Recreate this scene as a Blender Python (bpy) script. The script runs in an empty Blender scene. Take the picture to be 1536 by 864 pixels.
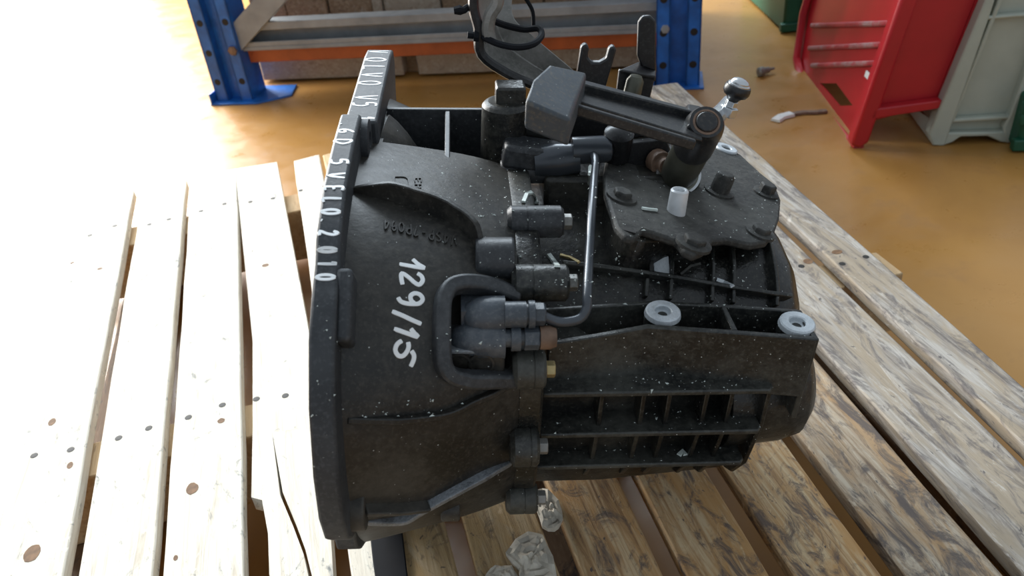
import bpy, bmesh, math, random
from mathutils import Vector, Matrix, noise
from mathutils.bvhtree import BVHTree
random.seed(7)
S = bpy.context.scene
COL = S.collection
V = Vector

# ------------------------------------------------------------------ camera
FPX, CX, CY = 1218.0, 768.0, 432.0
def cray(x, y): return V(((x-CX)/FPX, (y-CY)/FPX, 1.0))
_up = -cray(970, 2240).normalized()
_yy = cray(370, -345); _yy = (_yy - _up*_yy.dot(_up)).normalized()
_xx = _yy.cross(_up)
if _xx.x < 0: _xx = -_xx
CAMM = Matrix((_xx, _yy, _up))                # camera (x right, y down, z forward) -> world
CAM = V((0, 0, 0.58))                         # pallet top is z = 0
FLOOR = -0.13
cd = bpy.data.cameras.new('camera'); cam = bpy.data.objects.new('camera', cd); COL.objects.link(cam)
cd.sensor_width = 36; cd.lens = FPX/1536*36; cd.clip_start = 0.02
_r, _d, _f = CAMM @ V((1,0,0)), CAMM @ V((0,1,0)), CAMM @ V((0,0,1))
cam.matrix_world = Matrix(((_r.x,-_d.x,-_f.x,CAM.x),(_r.y,-_d.y,-_f.y,CAM.y),(_r.z,-_d.z,-_f.z,CAM.z),(0,0,0,1)))
cd.dof.use_dof = True; cd.dof.focus_distance = 0.66; cd.dof.aperture_fstop = 11
S.camera = cam

# ------------------------------------------------------------------ light
w = bpy.data.worlds.new('world'); S.world = w; w.use_nodes = True
bg = w.node_tree.nodes['Background']; bg.inputs[0].default_value = (0.80, 0.90, 1.0, 1); bg.inputs[1].default_value = 0.58
def area(name, loc, target, sx, sy, power, col):
    l = bpy.data.lights.new(name, 'AREA'); l.shape = 'RECTANGLE'; l.size = sx; l.size_y = sy; l.energy = power; l.color = col
    o = bpy.data.objects.new(name, l); COL.objects.link(o); o.location = loc
    o.rotation_euler = (V(target)-V(loc)).to_track_quat('-Z', 'Y').to_euler(); return o
area('doorway_daylight', (-1.65, 4.0, 1.1), (-0.2, 0.7, 0.0), 2.0, 2.4, 440, (1.0, 0.985, 0.95))
area('added_sheen_light', (0.2, 3.8, 2.6), (0.1, 0.6, 0.2), 3.2, 1.3, 200, (0.80, 0.91, 1.0))  # added unseen lamp, placed to give upward faces a bluish sheen
vs = S.view_settings; vs.view_transform = 'Standard'; vs.look = 'None'; vs.gamma = 1; vs.use_curve_mapping = False; vs.exposure = 0.0

# ------------------------------------------------------------------ pixel helpers (points on real planes)
def wray(x, y): return CAMM @ cray(x, y)
def wz(x, y, z=0.0):
    d = wray(x, y); return CAM + d*((z-CAM.z)/d.z)
def wpl(x, y, p, n):
    d = wray(x, y); return CAM + d*((p-CAM).dot(n)/d.dot(n))

# gearbox frame: u along its shaft, v away from the camera, w up
_ya, _pi = math.radians(-12), math.radians(-7)
GA = V((math.cos(_ya)*math.cos(_pi), math.sin(_ya)*math.cos(_pi), math.sin(_pi)))
GB = V((-math.sin(_ya), math.cos(_ya), 0)); GC = GA.cross(GB)
GO = CAM + wray(530, 447).normalized()*0.674
G3 = Matrix((GA, GB, GC))
CG = G3 @ (CAM-GO)
WOFF = 0.2188                                  # flange centre above the resting point
def gray(x, y): return G3 @ wray(x, y)
def gp(x, y, **k):
    (ax, val), = k.items(); i = 'uvw'.index(ax); r = gray(x, y); return CG + r*((val-CG[i])/r[i])
def gpl(x, y, p, n):
    r = gray(x, y); return CG + r*((p-CG).dot(n)/r.dot(n))

# ------------------------------------------------------------------ materials
def ramp(nt, fac, stops):
    r = nt.nodes.new('ShaderNodeValToRGB'); e = r.color_ramp.elements
    while len(e) > 1: e.remove(e[-1])
    e[0].position, e[0].color = stops[0][0], (*stops[0][1], 1)
    for p, c in stops[1:]:
        n = e.new(p); n.color = (*c, 1)
    nt.links.new(fac, r.inputs[0]); return r.outputs[0]
def base(name):
    m = bpy.data.materials.new(name); m.use_nodes = True; nt = m.node_tree
    return m, nt, nt.nodes['Principled BSDF'], nt.nodes.new('ShaderNodeTexCoord')
def noi(nt, vec, scale, detail=4, rough=.55, dist=0):
    n = nt.nodes.new('ShaderNodeTexNoise'); n.inputs['Scale'].default_value = scale; n.inputs['Detail'].default_value = detail
    n.inputs['Roughness'].default_value = rough; n.inputs['Distortion'].default_value = dist
    nt.links.new(vec, n.inputs['Vector']); return n.outputs['Fac']
def mapv(nt, vec, scale=(1,1,1), rnd=False):
    mp = nt.nodes.new('ShaderNodeMapping'); mp.inputs['Scale'].default_value = scale; nt.links.new(vec, mp.inputs['Vector'])
    if rnd:
        oi = nt.nodes.new('ShaderNodeObjectInfo'); mu = nt.nodes.new('ShaderNodeVectorMath'); mu.operation = 'SCALE'; mu.inputs[0].default_value = (7, 13, 5)
        nt.links.new(oi.outputs['Random'], mu.inputs['Scale']); nt.links.new(mu.outputs[0], mp.inputs['Location'])
    return mp.outputs[0]
def mix(nt, fac, a, b):
    m = nt.nodes.new('ShaderNodeMix'); m.data_type = 'RGBA'
    for s, x in ((m.inputs[0], fac), (m.inputs[6], a), (m.inputs[7], b)):
        if hasattr(x, 'default_value'): nt.links.new(x, s)
        elif isinstance(x, tuple): s.default_value = (*x, 1)
        else: s.default_value = x
    return m.outputs[2]
def bump(nt, b, h, strength, dist=0.002):
    n = nt.nodes.new('ShaderNodeBump'); n.inputs['Strength'].default_value = strength; n.inputs['Distance'].default_value = dist
    nt.links.new(h, n.inputs['Height']); nt.links.new(n.outputs[0], b.inputs['Normal'])
def bw(nt, fac, lo, hi, a=0.0, b=1.0):
    n = nt.nodes.new('ShaderNodeMapRange'); n.inputs[1].default_value = lo; n.inputs[2].default_value = hi; n.inputs[3].default_value = a; n.inputs[4].default_value = b
    nt.links.new(fac, n.inputs[0]); return n.outputs[0]

def cast(name, dark, mid, dust, dusty=(.5, .75), rough=(.35, .65), specks=0.0, metal=0.0, bumps=.25, scale=1.0, spec=.5):
    m, nt, b, tc = base(name); v = tc.outputs['Object']
    n1 = noi(nt, v, 22*scale, 6, .62); n2 = noi(nt, v, 160*scale, 3, .6); n3 = noi(nt, v, 9*scale, 4, .6, .4)
    c = ramp(nt, n1, [(.38, dark), (.60, mid)])
    add = nt.nodes.new('ShaderNodeMath'); add.operation = 'MULTIPLY_ADD'; nt.links.new(n2, add.inputs[0]); add.inputs[1].default_value = .5; nt.links.new(n3, add.inputs[2])
    c = mix(nt, bw(nt, add.outputs[0], dusty[0], dusty[1]), c, dust)
    n4 = noi(nt, v, 420*scale, 2, .6); c = mix(nt, bw(nt, n4, .52, .70, 0, .55), c, dust)
    if specks:
        vo = nt.nodes.new('ShaderNodeTexVoronoi'); vo.inputs['Scale'].default_value = 330; nt.links.new(v, vo.inputs['Vector'])
        s1 = bw(nt, vo.outputs['Distance'], .17, .12); s2 = bw(nt, noi(nt, v, 300, 1), .66-specks*.1, .68-specks*.1)
        mu = nt.nodes.new('ShaderNodeMath'); mu.operation = 'MULTIPLY'; nt.links.new(s1, mu.inputs[0]); nt.links.new(s2, mu.inputs[1])
        c = mix(nt, mu.outputs[0], c, (.55, .58, .56))
    nt.links.new(c, b.inputs['Base Color'])
    nt.links.new(bw(nt, n3, .3, .7, rough[0], rough[1]), b.inputs['Roughness'])
    b.inputs['Metallic'].default_value = metal; b.inputs['Specular IOR Level'].default_value = spec
    bump(nt, b, n2, bumps, .0012); return m
def plain(name, col, rough=.5, metal=0.0, var=.25, scale=30, bumps=0.08):
    m, nt, b, tc = base(name); n = noi(nt, tc.outputs['Object'], scale, 5, .6)
    lo = tuple(x*(1-var) for x in col); hi = tuple(min(1, x*(1+var)) for x in col)
    nt.links.new(ramp(nt, n, [(.3, lo), (.7, hi)]), b.inputs['Base Color'])
    b.inputs['Roughness'].default_value = rough; b.inputs['Metallic'].default_value = metal
    bump(nt, b, n, bumps, .001); return m
def wood(name, light, midc, dark, stain, stain_amt, warm=None, sy=1.0):
    m, nt, b, tc = base(name); v = mapv(nt, tc.outputs['Object'], (1,1,1), True)
    n1 = noi(nt, mapv(nt, v, (120, 7, 120)), 1.0, 7, .7, .9); n2 = noi(nt, mapv(nt, v, (22, 8*sy, 22)), 1.0, 5, .65, 1.6)
    c = ramp(nt, n1, [(.34, dark), (.47, midc), (.60, light)])
    c = mix(nt, bw(nt, n2, .44, .58, 0, .8), c, warm or midc)
    st = noi(nt, mapv(nt, v, (40, 20*sy, 40)), 1.0, 8, .72, 1.4); s1 = bw(nt, st, .66-stain_amt*.22, .76-stain_amt*.20, 0, .9)
    c = mix(nt, s1, c, stain)
    st2 = noi(nt, mapv(nt, v, (70, 34*sy, 70)), 1.0, 6, .7, 1.0); c = mix(nt, bw(nt, st2, .60, .68, 0, .7), c, tuple(min(1, x*1.25) for x in light))
    sp = noi(nt, mapv(nt, v, (150, 80, 150)), 1.0, 3, .6, .5); c = mix(nt, bw(nt, sp, .66, .72, 0, min(1, stain_amt*1.6)), c, stain)
    nt.links.new(c, b.inputs['Base Color']); b.inputs['Roughness'].default_value = .78
    bump(nt, b, n1, .6, .0018); return m

M = {}
M['bell'] = cast('bell_casting', (.009, .009, .008), (.022, .0205, .0175), (.060, .055, .046), (.70, 1.0), (.36, .6), .1)
M['rim'] = cast('flange_rim_casting', (.022, .025, .029), (.036, .040, .045), (.075, .08, .086), (.75, 1.05), (.52, .68), .2)
M['bell_toplit'] = cast('bell_casting_toplit', (.016, .018, .021), (.030, .033, .037), (.07, .074, .078), (.7, 1.0), (.38, .55), .1)  # lighter bluish copy of the bell casting; top light put into its colour
M['case'] = cast('oily_case_casting', (.005, .0055, .0055), (.015, .015, .0135), (.055, .053, .043), (.74, 1.0), (.2, .55), .7, bumps=.5)
M['ledge'] = cast('dusty_ledge_casting', (.008, .0095, .0095), (.022, .0225, .0205), (.075, .076, .066), (.62, .95), (.32, .65), .8, bumps=.5)
M['cover'] = cast('dusty_cover', (.020, .020, .0185), (.036, .036, .033), (.080, .078, .070), (.7, 1.0), (.6, .85), .3, bumps=.6)
M['lever'] = cast('satin_black_lever', (.009, .010, .011), (.017, .018, .020), (.07, .064, .054), (.8, 1.1), (.3, .45), 0, bumps=.12)
M['weight'] = cast('painted_counterweight', (.042, .053, .064), (.060, .073, .087), (.14, .12, .09), (.85, 1.1), (.45, .6), .05, bumps=.2)
M['bracket'] = cast('grey_steel_bracket', (.13, .13, .12), (.22, .215, .20), (.32, .31, .29), (.6, .95), (.35, .5), 0, metal=.35, bumps=.1)
M['black'] = cast('black_steel', (.008, .008, .009), (.014, .014, .016), (.04, .04, .04), (.85, 1.1), (.28, .45), 0, bumps=.1)
M['alu'] = cast('bare_aluminium', (.46, .50, .53), (.62, .66, .69), (.36, .38, .40), (.8, 1.05), (.4, .6), 0, metal=.25, bumps=.3, scale=3)
M['worn'] = cast('worn_aluminium_edge', (.05, .055, .06), (.13, .14, .15), (.25, .27, .29), (.6, .95), (.4, .6), 0, metal=.3, bumps=.5, scale=4)
M['slave'] = cast('grey_cylinder_casting', (.040, .049, .060), (.068, .080, .096), (.13, .14, .15), (.75, 1.0), (.35, .5), .15, bumps=.3)
M['zinc'] = plain('zinc_steel', (.58, .60, .62), .25, .8, .2, 60)
M['zincw'] = plain('bright_dowel', (.74, .76, .78), .4, .2, .15, 60)
M['steel'] = plain('tower_steel', (.11, .11, .085), .32, .55, .5, 25)
M['pipe'] = plain('coated_pipe', (.06, .068, .08), .28, .2, .2, 40)
M['rubber'] = plain('black_rubber', (.010, .011, .014), .8, 0, .2); M['rubber'].node_tree.nodes['Principled BSDF'].inputs['Specular IOR Level'].default_value = .15
M['brass'] = plain('brass_bolt', (.42, .33, .16), .4, .6, .2, 80)
M['rust'] = plain('rusty_cap', (.17, .105, .07), .6, 0, .4, 90)
M['hole'] = plain('dark_hole', (.01, .009, .008), .7, 0, .2)  # near-black colour; on flat discs and the slot plate it imitates hole shade
M['paint'] = plain('white_marker_paint', (.93, .95, .95), .5, 0, .04, 120)
M['white'] = plain('white_plastic', (.72, .74, .72), .45, 0, .12, 90)
M['crumb'] = plain('pale_crumbs', (.62, .68, .64), .3, 0, .2, 200)
M['wood_pale'] = wood('clean_pale_boards', (.78, .74, .64), (.66, .60, .50), (.50, .44, .35), (.13, .14, .14), .34)  # clean wood, pale by its own tone
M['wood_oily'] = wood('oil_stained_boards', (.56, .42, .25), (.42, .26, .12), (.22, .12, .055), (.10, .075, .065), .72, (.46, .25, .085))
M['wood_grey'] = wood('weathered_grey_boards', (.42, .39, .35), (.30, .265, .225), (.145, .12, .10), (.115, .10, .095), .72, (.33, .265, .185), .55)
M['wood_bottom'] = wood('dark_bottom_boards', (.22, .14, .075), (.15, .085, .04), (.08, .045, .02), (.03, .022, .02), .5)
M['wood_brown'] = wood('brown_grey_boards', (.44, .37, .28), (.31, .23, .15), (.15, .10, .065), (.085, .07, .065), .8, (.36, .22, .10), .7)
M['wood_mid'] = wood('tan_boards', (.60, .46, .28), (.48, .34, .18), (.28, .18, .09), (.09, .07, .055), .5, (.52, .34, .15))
M['stringer'] = wood('stringer_wood', (.60, .44, .26), (.50, .34, .18), (.34, .21, .10), (.16, .1, .06), .2)
M['crate_wood'] = wood('old_crate_wood', (.34, .25, .16), (.24, .16, .095), (.12, .07, .04), (.42, .38, .32), .3)
M['crate_wood2'] = wood('greyed_crate_wood', (.42, .37, .29), (.34, .28, .21), (.2, .15, .11), (.15, .11, .08), .3)
M['paper'] = plain('dirty_paper', (.60, .55, .46), .8, 0, .3, 60, .3)
M['knot'] = plain('wood_knot', (.16, .085, .04), .8, 0, .4, 120)
M['blue'] = plain('blue_rack_paint', (.012, .115, .42), .38, 0, .3, 25)
M['galv'] = plain('galvanised_steel', (.24, .255, .265), .55, .0, .25, 14)
M['orange'] = plain('orange_beam_paint', (.38, .085, .02), .45, 0, .25, 14)
M['red'] = plain('red_crate_plastic', (.43, .012, .020), .35, 0, .12, 9)
M['redworn'] = cast('worn_red_plastic', (.30, .01, .018), (.42, .02, .03), (.36, .22, .21), (.74, .95), (.4, .6), 0)
M['greycrate'] = plain('grey_green_crate_plastic', (.40, .43, .37), .5, 0, .1, 12)
M['green'] = plain('dark_green_crate_plastic', (.008, .085, .045), .45, 0, .2, 12)
def floor_mat():
    m, nt, b, tc = base('orange_epoxy_floor'); v = tc.outputs['Object']
    n1 = noi(nt, v, 2.2, 6, .6, .5); n2 = noi(nt, v, 14, 6, .7)
    c = ramp(nt, n1, [(.3, (.30, .145, .038)), (.55, (.39, .20, .052)), (.75, (.42, .23, .075))])
    c = mix(nt, bw(nt, n2, .56, .74, 0, .4), c, (.25, .13, .05))
    sc = noi(nt, mapv(nt, v, (2.5, 11, 1)), 2.6, 9, .8, 2.0)
    c = mix(nt, bw(nt, sc, .66, .72, 0, .55), c, (.42, .38, .34))
    nt.links.new(c, b.inputs['Base Color'])
    nt.links.new(bw(nt, n2, .3, .75, .24, .5), b.inputs['Roughness']); bump(nt, b, n2, .06, .002); return m
M['floor'] = floor_mat()

# ------------------------------------------------------------------ mesh helpers
def finish(bm, name, mat, parent=None, off=(0,0,0), smooth=True, bevel=0, ang=35, seg=2):
    bmesh.ops.recalc_face_normals(bm, faces=bm.faces[:])
    if any(off): bmesh.ops.translate(bm, verts=bm.verts[:], vec=V(off))
    me = bpy.data.meshes.new(name); bm.to_mesh(me); bm.free()
    if smooth:
        me.shade_smooth(); me.set_sharp_from_angle(angle=math.radians(ang))
    me.materials.append(M[mat] if isinstance(mat, str) else mat)
    o = bpy.data.objects.new(name, me); COL.objects.link(o)
    if parent: o.parent = parent
    if bevel:
        md = o.modifiers.new('bevel', 'BEVEL'); md.width = bevel; md.segments = seg; md.limit_method = 'ANGLE'; md.angle_limit = math.radians(40); md.harden_normals = False
    return o
def tag(o, label, cat=None, group=None, kind=None):
    if label: o['label'] = label
    if cat: o['category'] = cat
    if group: o['group'] = group
    if kind: o['kind'] = kind
    return o
def empty(name, loc=(0,0,0)):
    o = bpy.data.objects.new(name, None); o.empty_display_size = .05; COL.objects.link(o); o.location = loc; return o
def prism(bm, pts, ext):
    """polygon + extrusion vector; ext may be a list of end points"""
    ext_pts = [p+V(ext) for p in pts] if not isinstance(ext, list) else ext
    a = [bm.verts.new(p) for p in pts]; b = [bm.verts.new(p) for p in ext_pts]; n = len(a)
    bm.faces.new(a); bm.faces.new(b[::-1])
    for i in range(n): bm.faces.new((a[i], b[i], b[(i+1) % n], a[(i+1) % n]))
def obox(bm, c, ax, ay, az, sx, sy, sz):
    c = V(c); ax, ay, az = V(ax)*sx/2, V(ay)*sy/2, V(az)*sz/2
    prism(bm, [c-ax-ay-az, c+ax-ay-az, c+ax+ay-az, c-ax+ay-az], az*2)
def aabb(bm, x0, x1, y0, y1, z0, z1):
    prism(bm, [V((x0,y0,z0)), V((x1,y0,z0)), V((x1,y1,z0)), V((x0,y1,z0))], V((0,0,z1-z0)))
def frame_of(d):
    d = V(d).normalized(); t = V((0,0,1)) if abs(d.z) < .9 else V((1,0,0))
    x = d.cross(t).normalized(); return x, d.cross(x).normalized(), d
def lathe(bm, p, d, prof, n=20, hex_=False):
    """prof: list of (distance along d, radius); a radius of 0 closes"""
    x, y, d = frame_of(d); p = V(p); rings = []
    for t, r in prof:
        if r <= 1e-6: rings.append([bm.verts.new(p+d*t)])
        else: rings.append([bm.verts.new(p+d*t+x*math.cos(2*math.pi*i/n)*r+y*math.sin(2*math.pi*i/n)*r) for i in range(n)])
    for a, b in zip(rings, rings[1:]):
        for i in range(n):
            j = (i+1) % n
            if len(a) == 1 and len(b) == 1: continue
            if len(a) == 1: bm.faces.new((a[0], b[i], b[j]))
            elif len(b) == 1: bm.faces.new((a[i], b[0], a[j]))
            else: bm.faces.new((a[i], b[i], b[j], a[j]))
    if len(rings[0]) > 1: bm.faces.new(rings[0][::-1])
    if len(rings[-1]) > 1: bm.faces.new(rings[-1])
def cyl(bm, p0, p1, r, r1=None, n=20):
    p0, p1 = V(p0), V(p1); lathe(bm, p0, p1-p0, [(0, r), ((p1-p0).length, r if r1 is None else r1)], n)
def ringboss(bm, p, d, h, r, rh, n=24, depth=None):
    """a boss along d of height h with a blind hole of radius rh in its top"""
    depth = depth or h*.8
    lathe(bm, p, d, [(0, r*1.06), (h-.001, r), (h, r-.001), (h, rh+.0008), (h-.0008, rh), (h-depth, rh), (h-depth-.0005, 0)], n)
def tube(bm, pts, r, n=8, closed=False):
    pts = [V(p) for p in pts]; rings = []; up = None; N = len(pts)
    for i, p in enumerate(pts):
        if closed: t = (pts[(i+1) % N]-pts[i-1])
        else: t = (pts[min(i+1, N-1)]-pts[max(i-1, 0)])
        t.normalize()
        if up is None: up = frame_of(t)[0]
        up = (up-t*up.dot(t)).normalized(); s = t.cross(up); rr = r[i] if isinstance(r, list) else r
        rings.append([bm.verts.new(p+up*math.cos(2*math.pi*k/n)*rr+s*math.sin(2*math.pi*k/n)*rr) for k in range(n)])
    m = N if closed else N-1
    for i in range(m):
        a, b = rings[i], rings[(i+1) % N]
        for k in range(n): bm.faces.new((a[k], a[(k+1) % n], b[(k+1) % n], b[k]))
    if not closed: bm.faces.new(rings[0][::-1]); bm.faces.new(rings[-1])
def sweep_rect(bm, pts, nrm, width, h0, h1):
    """rectangular bar along pts; nrm normals per point; from h0 below to h1 above, width across"""
    rings = []; N = len(pts)
    for i in range(N):
        t = (pts[min(i+1, N-1)]-pts[max(i-1, 0)]).normalized(); n = (nrm[i]-t*nrm[i].dot(t)).normalized(); s = t.cross(n)
        hh = h1[i] if isinstance(h1, list) else h1; ww = width/2
        rings.append([bm.verts.new(pts[i]+s*ww-n*h0), bm.verts.new(pts[i]-s*ww-n*h0), bm.verts.new(pts[i]-s*ww*.8+n*hh), bm.verts.new(pts[i]+s*ww*.8+n*hh)])
    for a, b in zip(rings, rings[1:]):
        for k in range(4): bm.faces.new((a[k], a[(k+1) % 4], b[(k+1) % 4], b[k]))
    bm.faces.new(rings[0][::-1]); bm.faces.new(rings[-1])
def catmull(ctrl, per=4, closed=True):
    out = []; n = len(ctrl); rng = range(n) if closed else range(n-1)
    for i in rng:
        if closed: p0, p1, p2, p3 = ctrl[i-1], ctrl[i], ctrl[(i+1) % n], ctrl[(i+2) % n]
        else: p0, p1, p2, p3 = ctrl[max(i-1,0)], ctrl[i], ctrl[i+1], ctrl[min(i+2,n-1)]
        for k in range(per):
            t = k/per
            out.append(tuple(.5*((2*b)+(-a+c)*t+(2*a-5*b+4*c-d)*t*t+(-a+3*b-3*c+d)*t**3) for a, b, c, d in zip(p0, p1, p2, p3)))
    if not closed: out.append(tuple(ctrl[-1]))
    return out
def loft(bm, rings, cap=True):
    vr = [[bm.verts.new(V(p)) for p in r] for r in rings]; n = len(vr[0])
    for a, b in zip(vr, vr[1:]):
        for i in range(n): bm.faces.new((a[i], a[(i+1) % n], b[(i+1) % n], b[i]))
    if cap: bm.faces.new(vr[0][::-1]); bm.faces.new(vr[-1])
def cut(o, cutter_bm, off=(0,0,0)):
    bmesh.ops.recalc_face_normals(cutter_bm, faces=cutter_bm.faces[:])
    if any(off): bmesh.ops.translate(cutter_bm, verts=cutter_bm.verts[:], vec=V(off))
    me = bpy.data.meshes.new('cut'); cutter_bm.to_mesh(me); cutter_bm.free(); c = bpy.data.objects.new('cut', me); COL.objects.link(c)
    c.matrix_world = o.matrix_world.copy() if o.parent is None else Matrix()
    par = o.parent; mw = o.matrix_world.copy(); o.parent = None; o.matrix_world = Matrix(); c.matrix_world = Matrix()
    md = o.modifiers.new('cut', 'BOOLEAN'); md.operation = 'DIFFERENCE'; md.object = c; md.solver = 'EXACT'
    if len(o.modifiers) > 1: o.modifiers.move(len(o.modifiers)-1, 0)
    others = [m for m in o.modifiers if m != md]; vis = [m.show_viewport for m in others]
    for m in others: m.show_viewport = False
    dg = bpy.context.evaluated_depsgraph_get(); dg.update()
    new = bpy.data.meshes.new_from_object(o.evaluated_get(dg)); o.modifiers.remove(md)
    for m, s in zip(others, vis): m.show_viewport = s
    o.data = new; bpy.data.objects.remove(c); new.shade_smooth(); new.set_sharp_from_angle(angle=math.radians(35))
    o.matrix_world = mw; o.parent = par
    if par: o.matrix_parent_inverse = Matrix(); o.matrix_basis = Matrix()

def mkbvh(bm):
    bmesh.ops.recalc_face_normals(bm, faces=bm.faces[:]); bm.normal_update(); return BVHTree.FromBMesh(bm)

# stroke glyphs on a 0..1 x 0..1.4 cell
GL = {
 'V': [[(0,1.4),(.45,0),(.9,1.4)]], 'O': [[(.5,1.4),(.1,1.1),(0,.6),(.25,.05),(.6,.02),(.9,.5),(.85,1.1),(.5,1.4)]],
 'L': [[(.1,1.4),(.05,0),(.8,.05)]], '5': [[(.85,1.4),(.2,1.35),(.1,.8),(.55,.9),(.85,.55),(.65,.1),(.1,0)]],
 '1': [[(.15,1.0),(.5,1.4),(.45,0)]], '.': [[(.3,.0),(.42,.1)]],
 '6': [[(.75,1.4),(.25,.95),(.08,.4),(.4,0),(.8,.25),(.7,.65),(.2,.5)]], 'D': [[(.1,1.4),(.08,0),(.6,.15),(.9,.7),(.6,1.25),(.1,1.4)]],
 'E': [[(.85,1.35),(.1,1.4),(.08,.7),(.65,.75)],[(.08,.7),(.1,0),(.85,.05)]], '2': [[(.1,1.05),(.4,1.4),(.8,1.1),(.55,.55),(.05,.02),(.9,.05)]],
 '0': [[(.5,1.4),(.1,1.05),(.05,.4),(.45,0),(.85,.35),(.85,1.0),(.5,1.4)]], '4': [[(.7,0),(.7,1.4),(.05,.4),(.9,.4)]],
 'S': [[(.85,1.25),(.4,1.4),(.1,1.1),(.45,.75),(.85,.4),(.5,0),(.1,.15)]], 'P': [[(.1,0),(.1,1.4),(.7,1.35),(.85,1.0),(.65,.7),(.1,.65)]],
 '-': [[(.15,.7),(.75,.7)]], '7': [[(.1,1.4),(.85,1.4),(.35,0)]], '9': [[(.8,1.0),(.5,1.4),(.1,1.1),(.3,.7),(.8,.9),(.7,.3),(.4,0)]],
 'H': [[(.1,0),(.1,1.4)],[(.8,0),(.8,1.4)],[(.1,.7),(.8,.7)]], 'R': [[(.1,0),(.1,1.4),(.7,1.35),(.8,1.0),(.6,.75),(.1,.7)],[(.4,.7),(.85,0)]], 'A': [[(0,0),(.45,1.4),(.9,0)],[(.2,.5),(.7,.5)]],
}

# ================================================================== floor and background
bm = bmesh.new(); aabb(bm, -6, 6, -2, 8, FLOOR-.05, FLOOR)
fl = finish(bm, 'floor', 'floor', smooth=False); fl['kind'] = 'structure'

# ================================================================== pallet
pal = empty('wooden_pallet', (0.12, 0.8, FLOOR))
tag(pal, 'worn slatted wooden pallet standing on the orange floor under the gearbox', 'pallet')
PO = V((-.12, -.8, -FLOOR))
def xs(x0, y): return x0*(1+.11*(y-.5))
BT = .017
def board(x0, x1, y0, y1, mat, dz=0, th=BT, tilt=0):
    bm = bmesh.new(); n = 14; L = []; R = []
    for i in range(n+1):
        y = y0+(y1-y0)*i/n
        a = .0022*noise.noise(V((x0*40, y*7, 1))); b = .0022*noise.noise(V((x1*40, y*7, 5)))
        L.append(V((xs(x0, y)+a, y, dz-tilt/2))); R.append(V((xs(x1, y)+b, y, dz+tilt/2)))
    L[-1].y += random.uniform(-.008, .008); R[-1].y += random.uniform(-.008, .008)
    for i in range(n):
        pass
    rings = [[l, r, r+V((0,0,-th)), l+V((0,0,-th))] for l, r in zip(L, R)]
    loft(bm, rings)
    return finish(bm, 'board', mat, pal, PO, bevel=.0018, ang=30)
Y0, Y1 = .12, 1.405
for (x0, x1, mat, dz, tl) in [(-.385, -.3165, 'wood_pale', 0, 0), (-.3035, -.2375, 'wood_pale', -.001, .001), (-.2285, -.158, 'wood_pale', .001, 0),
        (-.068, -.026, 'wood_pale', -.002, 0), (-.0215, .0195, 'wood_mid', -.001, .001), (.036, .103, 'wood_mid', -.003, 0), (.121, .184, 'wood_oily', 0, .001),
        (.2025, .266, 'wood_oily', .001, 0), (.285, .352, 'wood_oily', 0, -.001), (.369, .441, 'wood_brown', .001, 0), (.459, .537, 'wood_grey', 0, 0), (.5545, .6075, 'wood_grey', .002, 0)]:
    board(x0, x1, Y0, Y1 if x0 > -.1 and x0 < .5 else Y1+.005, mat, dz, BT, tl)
# the split board: its main piece and a long splinter
def pxboard(pts, mat):
    bm = bmesh.new(); prism(bm, [wz(x, y, 0) for x, y in pts], V((0,0,-BT))); return finish(bm, 'board', mat, pal, PO, bevel=0)
pxboard([(353,253),(415,243),(459,474),(474,560),(482,640),(408,648),(420,742),(440,790),(455,830),(466,880),(470,900),(416,900),(404,862),(402,800),(393,750),(377,746),(379,640),(379,511),(361,334)], 'wood_pale')
pxboard([(408.2,648.2),(482,640.2),(490,720),(496,800),(502,900),(472,900),(469,868),(458,824),(444,786),(424,738)], 'wood_pale')
for y0, y1 in ((1.235, 1.30), (.712, .768), (.14, .20)):
    bm = bmesh.new(); aabb(bm, xs(-.385, y0), .655 if y0 > .7 else .62, y0, y1, -.112, -BT-.0035)
    tag(finish(bm, 'stringer', 'stringer', pal, PO, bevel=.002), None)
for x0, x1 in ((-.385, -.30), (.08, .17), (.53, .612)):
    bm = bmesh.new(); aabb(bm, x0, x1, .14, 1.4, FLOOR, -.1125); finish(bm, 'bottom_board', 'wood_bottom', pal, PO, bevel=.002)
nm = None
for cx in (-.35, -.27, -.195, -.125, -.045, 0.0, .07, .153, .235, .318, .405, .498, .582):
    for yy in (1.265, .742):
        for s in (-1, 1):
            if nm is None:
                bm = bmesh.new(); lathe(bm, (0,0,0), (0,0,1), [(0,.0042),(.0008,.004),(.001,0)], 10); o = finish(bm, 'nail', 'hole', pal); nm = o.data
            else:
                o = bpy.data.objects.new('nail', nm); COL.objects.link(o); o.parent = pal
            o.location = PO+V((xs(cx, yy)+s*.017+random.uniform(-.004,.004), yy+random.uniform(-.012,.012), .0012))

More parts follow.
